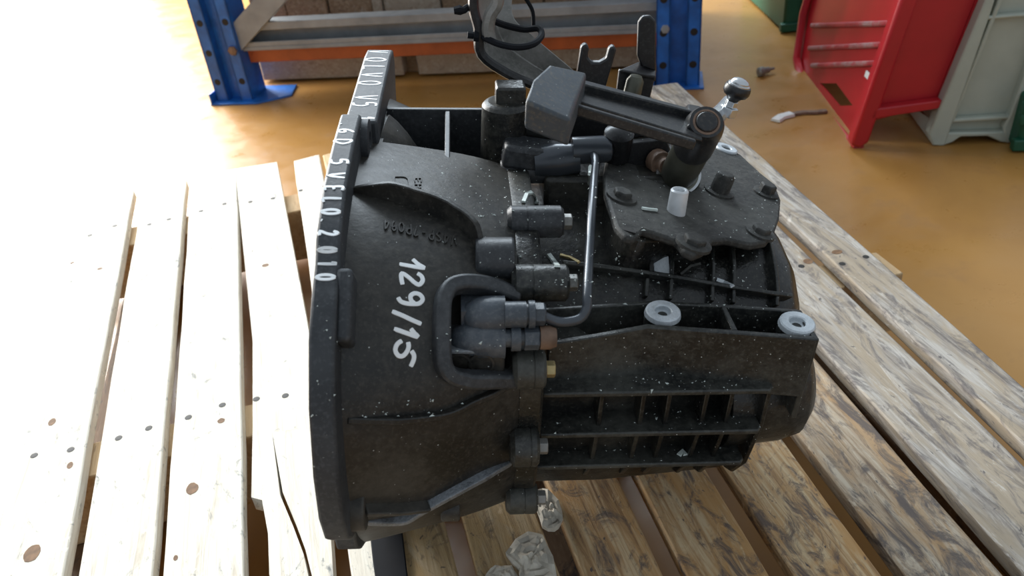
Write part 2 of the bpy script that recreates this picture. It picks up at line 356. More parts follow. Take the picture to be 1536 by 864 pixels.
pv, pf = [], []
for o in pal.children:
    if o.name.startswith('board'):
        k0 = len(pv); pv += [v_.co-PO for v_ in o.data.vertices]; pf += [[k0+i for i in p_.vertices] for p_ in o.data.polygons]
palbvh = BVHTree.FromPolygons(pv, pf)
def board_top(x, y):
    h = palbvh.ray_cast(V((x, y, .1)), V((0,0,-1))); return h[0].z if h[0] is not None else None
for o in list(pal.children):
    if o.name.startswith('nail'):
        z = board_top(o.location.x-PO.x, o.location.y-PO.y)
        if z is None or z < -.01: bpy.data.objects.remove(o)
        else: o.location.z = PO.z+z-.0005
for x, y, rx, ry in ((48,830,.0075,.010), (289,734,.006,.008), (78,633,.004,.006), (105,698,.003,.005), (150,403,.004,.003), (108,394,.003,.003), (398,398,.005,.004), (332,632,.004,.004), (1255,380,.007,.005), (1212,392,.006,.006), (264,838,.002,.003)):
    q = wz(x, y, .0); bm = bmesh.new(); K = 14; z = board_top(q.x, q.y)
    if z is None: continue
    prism(bm, [V((math.cos(6.2832*k/K)*rx*(1+.35*noise.noise(V((k, x, y)))), math.sin(6.2832*k/K)*ry*(1+.35*noise.noise(V((k*1.7, y, x)))), 0)) for k in range(K)], V((0,0,.0013))); o = finish(bm, 'knot', 'knot', pal); o.location = PO+V((q.x, q.y, z-.001))
# ================================================================== gearbox
gb = empty('gearbox')
gb_base = GO - GC*WOFF
gb.matrix_world = Matrix(((GA.x,GB.x,GC.x,gb_base.x),(GA.y,GB.y,GC.y,gb_base.y),(GA.z,GB.z,GC.z,gb_base.z),(0,0,0,1)))
tag(gb, 'oily black car gearbox with white handwritten markings lying on the wooden pallet', 'gearbox')
OFF = (0, 0, WOFF)
def gpart(bm, name, mat, parent=None, bevel=.0008, ang=35, label=None):
    o = finish(bm, name, mat, parent or gb, OFF, bevel=bevel, ang=ang)
    if label: o['label'] = label
    return o

U = V((1,0,0)); VV = V((0,1,0)); WW = V((0,0,1))
# --- mounting flange (outline in v,w), with its step and foot
FT = .0150; FT2 = .0245
fo = [(.228,.132),(.20,.135),(.034,.137),(.030,.140),(.022,.149),(-.03,.148),(-.085,.142),(-.125,.128),(-.135,.118),(-.155,.110),(-.18,.094),(-.203,.062),(-.216,.02),(-.2175,-.015),(-.210,-.040),(-.196,-.058),
      (-.186,-.066),(-.181,-.086),(-.165,-.106),(-.138,-.130),(-.115,-.158),(-.06,-.19),(-.035,-.196),(-.03,-.2170),(.04,-.2170),(.048,-.197),(.10,-.183),(.16,-.145),(.21,-.085),(.236,-.01),(.245,.06),(.24,.12)]
bm = bmesh.new()
prism(bm, [V((0,v,w_)) for v, w_ in fo], V((FT,0,0)))
flange = gpart(bm, 'flange', 'rim', bevel=.002)
c = bmesh.new(); lathe(c, (-.01,0,-.02), (1,0,0), [(0,.13),(.02,.13)], 48); cut(flange, c, OFF)
ft = [(.2285,.1325),(.20,.1355),(.036,.1375),(.038,.10),(.12,.06),(.20,.04),(.235,.06),(.2405,.12)]
bm = bmesh.new(); prism(bm, [V((.0005,v,w_)) for v, w_ in ft], V((FT2,0,0))); gpart(bm, 'flange_tab', 'rim', flange, .002)
bm = bmesh.new(); lathe(bm, (FT-.003,.020,.128), (1,0,0), [(0,.017),(.008,.017),(.0085,.016),(.0085,.008),(.004,.007),(.004,0)], 24); gpart(bm, 'bolt_ear', 'rim', flange, 0)
bm = bmesh.new(); obox(bm, (FT+.003,-.148,.092), U, V((0,.75,.66)), V((0,-.66,.75)), .010, .045, .030); gpart(bm, 'lug', 'rim', flange, .003)
# --- bell housing
A_ = [(.175,.108),(.08,.116),(0,.124),(-.075,.120),(-.130,.100),(-.172,.062),(-.190,.012),(-.189,-.045),(-.168,-.092),(-.128,-.138),(-.06,-.168),(.05,-.18),(.14,-.14),(.195,-.05),(.2,.05)]
S_ = [(.095,.072),(.045,.094),(0,.097),(-.055,.096),(-.100,.082),(-.127,.055),(-.138,.02),(-.136,-.03),(-.130,-.075),(-.108,-.120),(-.06,-.14),(.03,-.14),(.1,-.1),(.135,-.03),(.13,.03)]
US = .128
rings = []
for k in range(13):
    t = k/12; u = FT-.001+(US-FT+.001)*t; s = t**1.15*(1-.12*math.sin(math.pi*t))
    rings.append([(u, p[0], p[1]) for p in catmull([(a[0]*(1-s)+b[0]*s, a[1]*(1-s)+b[1]*s) for a, b in zip(A_, S_)], 5)])
bm = bmesh.new(); loft(bm, rings)
bell_bm_copy = bm.copy()
bellbvh = mkbvh(bell_bm_copy)
bell = gpart(bm, 'bell_housing', 'bell', bevel=0, ang=50)
def on(bvh, x, y, dflt=None):
    r = gray(x, y).normalized(); h = bvh.ray_cast(CG, r)
    if h[0] is None: return dflt
    n = h[1]; n = n if n.dot(r) < 0 else -n
    return h[0], n
def path_on(bvh, pts, sub=5):
    P, N = [], []
    for x, y in catmull(pts, sub, False):
        h = on(bvh, x, y)
        if h: P.append(h[0].copy()); N.append(h[1].copy())
    return P, N
# pocket for the clutch cylinder cut into the bell
pk_c, pk_n = on(bellbvh, 722, 500)
def rrect(cx, cy, hx, hy, r, n=5):
    out = []
    for sx, sy, a0 in ((1,1,0),(-1,1,90),(-1,-1,180),(1,-1,270)):
        for k in range(n+1):
            a = math.radians(a0+90*k/n); out.append((cx+sx*(hx-r)+math.cos(a)*r, cy+sy*(hy-r)+math.sin(a)*r))
    return out
pkpl = pk_c + pk_n*.02
c = bmesh.new(); pts = [gpl(x, y, pkpl, pk_n) for x, y in rrect(735, 495, 62, 62, 22)]
prism(c, pts, -pk_n*.045); cut(bell, c, OFF)
e1_ = on(bellbvh, 574, 213)[0]; e2_ = on(bellbvh, 764, 251)[0]
c = bmesh.new(); prism(c, [V((e1_.x,e1_.y,.0)), V((e2_.x,e2_.y,.0)), V((.131,e2_.y-.004,.0)), V((.131,.1135,.0)), V((e1_.x,.1135,.0))], V((0,0,.25))); cut(bell, c, OFF)
bm = bmesh.new()   # raised rim round the pocket
P, N = path_on(bellbvh, [(775,448),(735,432),(700,427),(676,432),(664,450),(661,480),(661,520),(664,548),(676,562),(700,568),(740,568),(768,566)], 4)
sweep_rect(bm, P, N, .0120, .004, .0085)
gpart(bm, 'pocket_rim', 'bell_toplit', bell, bevel=.002)
# ribs on the bell
def rib(bvh, pts, width, h, mat, parent, name='rib', h0=.006, taper=False, sub=5):
    P, N = path_on(bvh, pts, sub); 
    if len(P) < 2: return None
    hh = h
    if taper: n = len(P); hh = [h*min(1, .15+4*min(i, n-1-i)/n) for i in range(n)]
    bm = bmesh.new(); sweep_rect(bm, P, N, width, h0, hh); return gpart(bm, name, mat, parent)
rib(bellbvh, [(524,284),(560,293),(610,306),(650,318),(690,340),(712,362),(722,376)], .005, .014, 'bell', bell, taper=True)
rib(bellbvh, [(502,632),(560,630),(620,626),(670,618),(710,600),(750,583),(786,566)], .005, .005, 'bell', bell, taper=True)
rib(bellbvh, [(548,784),(600,776),(630,760),(680,733),(730,707),(768,694)], .006, .006, 'worn', bell, taper=True)
rib(bellbvh, [(546,758),(600,757),(640,752)], .004, .008, 'bell', bell)
def boss(bm, bvh, x, y, d, L, r, back=.0, r1=None, lift=0):
    p, n = on(bvh, x, y); d = V(d).normalized(); p = p - n*(r*.35-lift); lathe(bm, p-d*back, d, [(0, r*.9 if r1 is None else r1), (.002, r), (L-.001, r), (L, r-.0012)], 20); return p
bm = bmesh.new(); boss(bm, bellbvh, 716, 382, (1,0,0), .026, .0150); gpart(bm, 'boss', 'bell_toplit', bell)
bm = bmesh.new(); lathe(bm, (FT2-.006,.075,.080), (1,-.10,-.22), [(0,.046),(.008,.042),(.018,.035),(.028,.026),(.034,.016),(.037,.007),(.038,0)], 28); gpart(bm, 'bulge', 'bell', bell, ang=60)
bm = bmesh.new(); boss(bm, bellbvh, 535, 770, (1,0,0), .02, .016, .012); gpart(bm, 'boss', 'bell', bell)
bm = bmesh.new(); boss(bm, bellbvh, 676, 768, (1,0,0), .014, .010, .006); gpart(bm, 'boss', 'bell', bell)
# back pocket walls
bm = bmesh.new(); obox(bm, (.078,.1155,.07), U, VV, WW, .105, .005, .095); gpart(bm, 'pocket_wall', 'bell_toplit', bell)
bm = bmesh.new(); prism(bm, [V((.0755,.114,.1165)), V((.0755,.012,.108)), V((.0755,.012,.01)), V((.0755,.114,.01))], V((.0042,0,0))); gpart(bm, 'pocket_rib', 'bell_toplit', bell)

# --- seam flange with bolt bosses
bm = bmesh.new()
ring0 = catmull([(p[0]*1.015, p[1]*1.015) for p in S_], 5); ring1 = catmull([(p[0]*1.0, p[1]*1.0) for p in S_], 5)
loft(bm, [[(US-.004, *p) for p in ring1], [(US-.002, *p) for p in ring0], [(US+.012, *p) for p in ring0], [(US+.014, *p) for p in ring1]])
seam = gpart(bm, 'seam_flange', 'case', bevel=0, ang=40)
# --- gear case
C1 = [(.12,.045),(.06,.068),(0,.070),(-.045,.060),(-.078,.030),(-.090,.012),(-.110,.004),(-.112,-.04),(-.108,-.085),(-.088,-.125),(-.03,-.14),(.06,-.15),(.12,-.09),(.13,0)]
def sc(c, fv, fw, dv=0, dw=0): return [(v*fv+dv, w_*fw+dw) for v, w_ in c]
bm = bmesh.new()
st = [(US+.010, C1), (.20, C1), (.300, sc(C1, .97, .95, .002)), (.322, sc(C1, .93, .86, .004, .004)), (.340, sc(C1, .86, .74, .006, .006)), (.350, sc(C1, .72, .58, .008, .006))]
loft(bm, [[(u, *p) for p in c_] for u, c_ in st])
casebvh = mkbvh(bm)
case = gpart(bm, 'gear_case', 'case', bevel=.004, ang=50)
# differential bulge behind, resting on the pallet
bm = bmesh.new(); lathe(bm, (.13,.075,-.079), (1,0,0), [(0,.085),(.02,.1),(.13,.1),(.15,.085),(.155,0)], 36); gpart(bm, 'differential_bulge', 'case', case)
# ledges and uprights
for wl, vo, u0, u1, v_in in ((.0115, -.135, .142, .304, -.10), (-.0265, -.135, .142, .303, -.10), (-.0685, -.125, .142, .301, -.09)):
    bm = bmesh.new(); prism(bm, [V((u0, v_in, wl)), V((u1, v_in, wl)), V((u1, vo+.004, wl)), V((u1-.003, vo, wl)), V((u0, vo, wl))], V((0,0,-.0042))); gpart(bm, 'ledge', 'ledge', case, .0012)
for x in (900, 962, 1000, 1055, 1092, 1146):
    u = gp(x, 615, v=-.125).x
    bm = bmesh.new(); prism(bm, [V((u-.0017,-.1,.006)), V((u-.0017,-.127,.006)), V((u-.0017,-.127,-.03)), V((u-.0017,-.117,-.078)), V((u-.0017,-.1,-.105)), V((u-.0017,-.085,-.115))], V((.0034,0,0))); gpart(bm, 'upright_rib', 'case', case)
bm = bmesh.new(); P = []
lathe(bm, (.285,-.070,-.034), (1,0,.06), [(0,.052),(.045,.050),(.060,.046),(.068,.036),(.070,0)], 32); gpart(bm, 'end_bulge', 'case', case, ang=50)
# --- engine mount bracket with two threaded bosses
def wall3(pts, w0, th, name):
    bm = bmesh.new(); rings = []
    for u_, v_, w_ in pts: rings.append([V((u_,v_,w_)), V((u_,v_+th,w_)), V((u_,v_+th+.003,w0)), V((u_,v_-.002,w0))])
    loft(bm, rings); return gpart(bm, name, 'ledge', case, .0008)
wall3([(.146,-.120,.042), (.180,-.117,.046), (.214,-.1145,.0512), (.270,-.122,.0512), (.326,-.1305,.0512)], .002, .0045, 'mount_wall')
wall3([(.146,-.091,.050), (.222,-.0855,.0512), (.270,-.090,.0512), (.326,-.098,.0512)], .002, .0035, 'mount_wall')
xr = gp(1092,476,w=.05).x
for u_, va, vb, z0 in ((xr, -.118, -.088, 0), (.326, -.130, -.095, -.02)):
    bm = bmesh.new(); obox(bm, (u_, (va+vb)/2, (.051+z0)/2), U, VV, WW, .004, vb-va, .051-z0); gpart(bm, 'mount_rib', 'ledge', case, .0008)
bm = bmesh.new(); prism(bm, [V((.14,-.116,.036)), V((.17,-.115,.034)), V((.205,-.115,.006)), V((.14,-.116,0))], V((0,.026,0))); gpart(bm, 'mount_web', 'ledge', case, .0008)
for x, y in ((995,465), (1197,482)):
    p = gp(x, y, w=.053); p0 = V((p.x, p.y+.003, 0)); dn = (p-p0).normalized()
    bm = bmesh.new(); lathe(bm, p0, dn, [(0,.0132),((p-p0).length-.004,.0124)], 28); mb = gpart(bm, 'mount_boss', 'ledge', case, 0)
    bm = bmesh.new(); ringboss(bm, p-dn*.0042, dn, .0042, .0122, .0056, 28, .0038); gpart(bm, 'threaded_ring', 'alu', mb, 0, 24, 'bare silver threaded boss face')
# rib grid above the mount
rib(casebvh, [(842,398),(900,404),(1000,418),(1090,434),(1178,448)], .004, .009, 'ledge', case, 'rib')
for pts in ([(975,372),(974,400),(972,418)], [(1006,378),(1004,420),(1002,452)], [(1066,372),(1066,410),(1064,455)], [(1096,366),(1097,410),(1096,458)], [(1148,368),(1156,410),(1160,462)], [(968,420),(966,448)]):
    rib(casebvh, pts, .0036, .007, 'ledge', case, 'rib')
p, n = on(casebvh, 990, 398); bm = bmesh.new(); obox(bm, p+n*.002, U, n.cross(U), n, .012, .016, .004); gpart(bm, 'pad', 'alu', case, .0006, label='small bare silver pad between ribs')
# bosses across the seam
for x, y, L, r, mt in ((790,252,.044,.0105,'bell_toplit'), (790,330,.040,.0115,'bell_toplit'), (785,424,.038,.0125,'ledge'), (790,556,.022,.013,'ledge'), (774,674,.020,.014,'ledge'), (768,752,.024,.012,'ledge')):
    h = on(bellbvh, x-26, y); 
    if h is None: continue
    p = h[0]; p = V((US-.008, p.y, p.z)); nn = V((0, p.y, p.z+.02)).normalized(); p = p-nn*.002
    bm = bmesh.new(); lathe(bm, p, (1,0,0), [(0,r*.75),(.003,r),(.0135,r),(.0137,r*.96),(.0143,r*.96),(.0145,r),(L-.002,r),(L,r-.002)], 24); b_ = gpart(bm, 'seam_boss', mt, seam, 0)
    bm = bmesh.new(); lathe(bm, p+U*(L-.001), (1,0,0), [(0,.0072),(.0015,.0072),(.0017,.0058),(.007,.0058),(.0075,.005)], 6); gpart(bm, 'bolt', 'brass' if y == 556 else 'bracket', b_, .0004, label='brass-coloured hex bolt' if y == 556 else None)
# --- clutch cylinder in the pocket
cyl_e = gp(724, 490, v=-.135)
bm = bmesh.new(); o1 = gp(757, 472, v=-.128); o2 = gp(757, 508, v=-.136)
def lobe(bm, p, L, r):
    lathe(bm, p-U*L, (1,0,0), [(0,0),(.001,r*.32),(L*.12,r*.62),(L*.3,r*.86),(L*.5,r*.98),(L*.7,r),(L,r)], 24)
lobe(bm, o1, .028, .0125); lobe(bm, o2+V((0,.001,-.001)), .036, .0128)
obox(bm, (o1.x-.014, -.118, (o1.z+o2.z)/2-.008), U, VV, WW, .028, .03, .042)
sl = gpart(bm, 'clutch_cylinder', 'slave', bevel=0, ang=40)
wb = gp(735, 526, v=-.147).z
bm = bmesh.new(); aabb(bm, o1.x-.043, o1.x, -.1455, -.115, wb-.026, wb-.001); gpart(bm, 'cylinder_base', 'bell', sl, .003)
bm = bmesh.new(); prism(bm, [V((o1.x,-.147,wb)), V((o1.x,-.118,wb)), V((o1.x-.044,-.118,wb)), V((o1.x-.044,-.138,wb)), V((o1.x-.036,-.147,wb))], V((0,0,-.0028))); gpart(bm, 'base_edge', 'worn', sl, .0008)
for x in (688, 722):
    q = gp(x, 545, v=-.1455); bm = bmesh.new(); lathe(bm, q+V((0,.002,0)), (0,-1,0), [(0,.0088),(.0032,.0085),(.0034,.0070),(.0012,.0066),(.0012,0)], 20); gpart(bm, 'recess_ring', 'bell', sl, 0)
# fittings
bm = bmesh.new(); a0 = gp(757, 472, v=-.135)
lathe(bm, a0, (1,0,0), [(0,.0085),(.0135,.0085),(.0137,.007),(.0147,.007),(.015,.009),(.019,.009),(.0192,.0062)], 24); f1 = gpart(bm, 'pipe_fitting', 'slave', sl, 0)
bm = bmesh.new(); lathe(bm, a0+U*.019, (1,0,0), [(0,.0075),(.006,.0075),(.007,.006)], 6); gpart(bm, 'hex_nut', 'slave', f1, .0004)
bm = bmesh.new(); a1 = gp(757, 507, v=-.140)
lathe(bm, a1, (1,0,0), [(0,.006),(.004,.006),(.004,.0085),(.010,.0085),(.010,.0055),(.013,.0055)], 20); f2 = gpart(bm, 'bleed_fitting', 'slave', sl, 0)
bm = bmesh.new(); lathe(bm, a1+U*.0125, (1,0,0), [(0,.0082),(.009,.0082),(.010,.007)], 6); gpart(bm, 'hex_nut', 'slave', f2, .0004)
bm = bmesh.new(); lathe(bm, a1+U*.0225, (1,0,0), [(0,.0078),(.006,.0078),(.0105,.0062),(.0108,0)], 16); gpart(bm, 'cap', 'rust', f2, 0, label='rusty rubber bleed cap')
# hydraulic pipe
pp = [a0+U*.022, gp(835,482,v=-.135), gp(856,482,v=-.135), gp(872,476,v=-.133), gp(880,462,v=-.13), gp(881,440,v=-.122), gp(884,380,v=-.085), gp(888,310,v=-.035), gp(891,270,v=.0), gp(893,246,v=.02), gp(890,232,v=.035), gp(876,226,v=.045)]
bm = bmesh.new(); tube(bm, [V(p) for p in catmull([tuple(p) for p in pp], 6, False)], .0032, 12); gpart(bm, 'hydraulic_pipe', 'pipe', bevel=0, ang=60)
bm = bmesh.new(); q = gp(858, 226, v=.045); lathe(bm, q, (1,0,.05), [(0,.011),(.026,.011),(.031,.009),(.033,.004)], 20); lathe(bm, q-V((.03,0,.01)), (1,0,.1), [(0,.012),(.018,.014),(.036,.012)], 18); gpart(bm, 'pipe_union', 'pipe', bevel=0)
# lumps and sensor behind
bm = bmesh.new(); q = gp(757, 190, v=.075); lathe(bm, q-WW*.05, (0,0,1), [(0,.020),(.068,.019),(.072,.016)], 24); obox(bm, q+V((.004,.004,.026)), U, VV, WW, .024, .022, .018); obox(bm, q+V((.024,.004,.004)), U, VV, WW, .03, .022, .03); gpart(bm, 'sensor_plug', 'case', bevel=.002)
bm = bmesh.new(); q = gp(800, 214, v=.052); 
obox(bm, q-WW*.010, (U+WW*-.15).normalized(), VV, (WW+U*.15).normalized(), .05, .03, .02); gpart(bm, 'case_lug', 'bell_toplit', case, .004)
bm = bmesh.new(); obox(bm, (.215,.075,.078), U, VV, WW, .12, .09, .03); gpart(bm, 'case_deck', 'case', case, .004)

# --- selector cover: tilted plate, bolts, tower
TH = math.radians(13)
CN = V((math.sin(TH), 0, math.cos(TH)))
CP = gp(1010, 295, w=.088)
def cpx(x, y, d=0): return gpl(x, y, CP+CN*d, CN)
out = [(906,262),(910,236),(922,214),(950,200),(990,196),(1040,200),(1082,214),(1112,232),(1140,258),(1163,276),(1172,300),(1170,326),(1163,346),(1152,362),(1128,366),(1092,358),(1070,360),(1058,376),(1042,382),(1026,374),(1016,360),(992,352),(966,344),(952,358),(938,354),(924,338),(916,312),(908,288)]
pts = [cpx(x, y) for x, y in out]
bm = bmesh.new(); prism(bm, pts, -CN*.0065); cover = gpart(bm, 'selector_cover', 'cover', bevel=.002)
ctr = sum(pts, V())/len(pts)
bm = bmesh.new(); cb = [V(p) for p in catmull([tuple(p) for p in pts[::4]], 3)]; prism(bm, [ctr+(p-ctr)*.84-CN*.009+VV*.008 for p in cb], [ctr+(p-ctr)*.84-CN*.045+VV*.01 for p in cb]); gpart(bm, 'cover_base', 'case', case, .003)
def cbolt(x, y, r, h, mat='cover', hexed=True, dome=False):
    p = cpx(x, y)-CN*.001; bm = bmesh.new()
    lathe(bm, p, CN, [(0,r*1.55),(.0025,r*1.55),(.003,r*1.3)], 24); b = gpart(bm, 'washer', mat, cover, 0)
    bm = bmesh.new(); lathe(bm, p+CN*.002, CN, [(0,r),(h,r),(h+.001,r*.85)] if not dome else [(0,r),(h*.8,r*.97),(h,r*.75),(h+.001,0)], 6 if hexed else 24); gpart(bm, 'cover_bolt', mat, b, .0005)
cbolt(1148, 290, .0072, .007); cbolt(1140, 350, .0075, .004); cbolt(1040, 366, .0085, .004); cbolt(932, 296, .0075, .004); cbolt(1078, 288, .0082, .016, 'cover', False, True)
p = cpx(944, 347); bm = bmesh.new(); obox(bm, p+CN*.0004, (U-VV*.6).normalized(), CN.cross((U-VV*.6).normalized()), CN, .010, .004, .001); gpart(bm, 'slot', 'hole', cover, 0)  # near-black plate on the cover, the slot's shade put into its colour
p = cpx(1090, 221, .002); bm = bmesh.new(); ringboss(bm, p-CN*.02, CN, .020, .0112, .0046, 24, .012); gpart(bm, 'threaded_boss', 'alu', cover, 0, 40, 'bare silver threaded boss')
# tower
TB = cpx(1014, 268); TT = gpl(1060, 183, TB+CN*.075, CN); TD = (TT-TB).normalized(); TL = (TT-TB).length
bm = bmesh.new(); lathe(bm, TB, TD, [(0,.020),(.008,.0185),(.011,.0175),(.012,.0148),(TL*.62,.0142)], 32); tower = gpart(bm, 'selector_shaft_tower', 'steel', bevel=0)
bm = bmesh.new(); lathe(bm, TB+TD*.0085, TD, [(0,.0182),(.003,.0182)], 32); gpart(bm, 'collar_ring', 'zinc', tower, 0, label='thin bright steel ring at the tower foot')
# hub of lever
bm = bmesh.new(); lathe(bm, TB+TD*TL*.6, TD, [(0,.0148),(.002,.0150),(TL*.4-.009,.0142),(TL*.4-.004,.0135),(TL*.4,.0118)], 32)
LP = TT-CN*.002                                 # lever plane through hub top
def lpx(x, y, d=0): return gpl(x, y, LP+CN*d, CN)
lever = gpart(bm, 'shift_lever', 'lever', bevel=0)
bm = bmesh.new(); lathe(bm, TT-TD*.001, TD, [(0,.0096),(.0012,.0096),(.0014,.0082),(.0010,.0080)], 32); gpart(bm, 'rusty_ring', 'rust', lever, 0)
bm = bmesh.new(); lathe(bm, TT-TD*.001, TD, [(0,.0074),(.0020,.0074),(.0025,.0068)], 32); gpart(bm, 'shaft_end', 'lever', lever, 0)
# arm: two walls and a floor (an open trough), from the weight to the hub
e = [lpx(870,128), lpx(1018,176), lpx(1040,205), lpx(858,160)]
def bar(p, q, w_, d0, d1, mat='lever', name='arm_wall', par=None):
    t = (q-p).normalized(); s = CN.cross(t); bm = bmesh.new(); prism(bm, [p-s*w_/2+CN*d0, q-s*w_/2+CN*d0, q+s*w_/2+CN*d0, p+s*w_/2+CN*d0], CN*(d1-d0)); return gpart(bm, name, mat, par or lever, .0012)
bar(lpx(866,122), lpx(1046,168), .0042, -.008, .000); bar(lpx(858,150), lpx(1046,207), .0048, -.009, -.0015)
bm = bmesh.new(); prism(bm, [lpx(866,122,-.008), lpx(1046,170,-.008), lpx(1052,214,-.008), lpx(858,154,-.008)], CN*.0025); gpart(bm, 'arm_floor', 'lever', lever, .001)
bm = bmesh.new(); prism(bm, [lpx(1026,166,-.008), lpx(1048,170,-.008), lpx(1048,202,-.008), lpx(1028,198,-.008)], CN*.0062); gpart(bm, 'arm_web', 'lever', lever, .002)
# counterweight
wt = [lpx(824,96,.016), lpx(880,108,.010), lpx(860,165,.006), lpx(856,179,.006), lpx(788,151,.010), lpx(800,118,.016)]
bm = bmesh.new(); prism(bm, wt, -WW*.019+VV*.002); gpart(bm, 'counterweight', 'weight', lever, .0022, label='heavy grey-black block on the lever end')
# ball joint arm
bm = bmesh.new(); q = lpx(1084,166,-.006); q2 = lpx(1094,152,-.004); tube(bm, [TT-CN*.008, q, q2], [.008,.0065,.0055], 10); gpart(bm, 'joint_arm', 'zinc', lever, 0)
bj = gpl(1094, 162, LP, CN); bm = bmesh.new(); lathe(bm, bj-CN*.006, CN, [(0,.0072),(.007,.0072),(.0075,.005),(.012,.005)], 6); gpart(bm, 'hex_nut', 'zinc', lever, .0005)
bm = bmesh.new(); lathe(bm, bj+CN*.006, CN, [(0,.004),(.003,.006),(.0045,.0088),(.007,.0102),(.010,.0102),(.012,.0095),(.0125,.008)], 24); ball = gpart(bm, 'ball_joint', 'black', lever, 0)
bm = bmesh.new(); lathe(bm, bj+CN*.0180, CN, [(0,.0084),(.0012,.0084),(.0018,.0070),(.0028,.0070),(.0042,.0058),(.0054,.003),(.0058,0)], 24); gpart(bm, 'ball_cap', 'zinc', ball, 0, label='shiny silver ball cap')
# hollow pin beside the tower
p = cpx(1014, 318); q = gpl(1020, 284, p+CN*.018, CN); d_ = (q-p)
bm = bmesh.new(); ringboss(bm, p-d_*.1, d_, d_.length*1.1, .0068, .0042, 20, .01); gpart(bm, 'hollow_pin', 'zincw', cover, 0, 40, 'bright hollow dowel at the tower foot')
# selector bits behind the tower
bm = bmesh.new(); prism(bm, [gp(x, y, v=.055) for x, y in ((905,215),(915,198),(940,200),(950,215),(975,212),(1000,208),(1006,225),(990,250),(975,278),(935,270),(915,250))], VV*.008); sb = gpart(bm, 'selector_plate', 'black', bevel=.001)
bm = bmesh.new(); lathe(bm, gp(984,240,v=.054), (.3,-1,.1), [(0,.010),(.010,.010),(.010,.0065),(.017,.0065)], 16); gpart(bm, 'pivot_bolt', 'rust', sb, .0004)
bm = bmesh.new(); obox(bm, gp(981,266,v=.045), U, VV, WW, .009, .004, .009); gpart(bm, 'tag', 'white', sb, .0004, label='small white plastic tag')
bm = bmesh.new(); lathe(bm, gp(928,205,v=.05), (0,-.3,1), [(-.02,.012),(.004,.012),(.008,.007),(.009,0)], 18); gpart(bm, 'pivot_cap', 'black', sb, 0)

# --- cable bracket at the back
VB = .135
def bx_(x, y, dv=0): return gp(x, y, v=VB+dv)
def plate(pts, mat, name, th=.005, dv=0, par=None, bev=.0012, slope=0):
    bm = bmesh.new(); prism(bm, [bx_(x, y, dv+slope*(i % 2)) for i, (x, y) in enumerate(pts)], VV*th); return gpart(bm, name, mat, par, bev)
# curved arm: lofted sheet with a rolled dark edge
top = [(776,-30),(768,2),(772,28),(795,50),(826,76),(850,96),(868,112)]
bot = [(712,-30),(710,10),(718,44),(722,82),(760,110),(800,128),(838,146)]
bm = bmesh.new(); rr = []
for k, ((x0, y0), (x1, y1)) in enumerate(zip(catmull(top, 4, False), catmull(bot, 4, False))):
    f = k/24; P0 = bx_(x0, y0, .03-.05*f); P1 = bx_(x1, y1, -.025*(1-f)-.03*f)
    mid = (P0+P1)/2+V((0,.02,-.006)); n_ = (P1-P0).cross(U).normalized()
    rr.append([P0, mid, P1, P1+V((0,.004,-.004)), mid+V((0,.005,-.005)), P0+V((0,.005,-.003))])
loft(bm, rr); brk = gpart(bm, 'cable_bracket', 'bracket', bevel=.001, ang=60)
bm = bmesh.new(); tube(bm, [V(p) for p in catmull([tuple(bx_(x, y, -.025*(1-k/6)-.03*k/6)) for k, (x, y) in enumerate(bot)], 4, False)], .0042, 8); gpart(bm, 'rolled_edge', 'black', brk, 0)
bm = bmesh.new(); tube(bm, [V(p) for p in catmull([tuple(bx_(x, y, -.03)) for x, y in ((748,-30),(746,4),(736,22),(732,44),(736,62))], 4, False)], .0052, 8); gpart(bm, 'bracket_lip', 'bracket', brk, 0)
bm = bmesh.new(); tube(bm, [V(p) for p in catmull([tuple(bx_(x, y, dv)) for x, y, dv in ((726,56,-.03),(748,66,-.04),(776,71,-.042),(800,66,-.03),(812,54,-.01),(808,43,.0),(786,44,.005),(758,38,0),(738,30,-.02))], 4, False)], .0028, 8); gpart(bm, 'cable_tie', 'rubber', brk, 0, label='black cable tie looped round the bracket')
bm = bmesh.new(); tube(bm, [V(p) for p in catmull([tuple(bx_(x, y, .01)) for x, y in ((770,-30),(790,0),(799,18),(800,40))], 4, False)], .0017, 8); gpart(bm, 'cable_tie', 'rubber', brk, 0)
bm = bmesh.new(); q = bx_(718, 54, -.028); lathe(bm, q, (-1,0,.1), [(0,.005),(.004,.005),(.004,.003),(.009,.003)], 8); gpart(bm, 'tie_head', 'rubber', brk, 0)
bm = bmesh.new(); tube(bm, [bx_(710,4,-.02), bx_(696,15,-.025), bx_(690,15,-.025), bx_(681,16,-.025)], [.002,.003,.0042,.003], 8); gpart(bm, 'tie_end', 'rubber', brk, 0)
# fork
plate([(874,142),(866,112),(872,70),(880,66),(884,72),(882,86),(888,94),(900,94),(910,88),(914,72),(922,69),(925,76),(918,100),(908,134)], 'black', 'cable_fork', .008, -.02, brk, .0015)
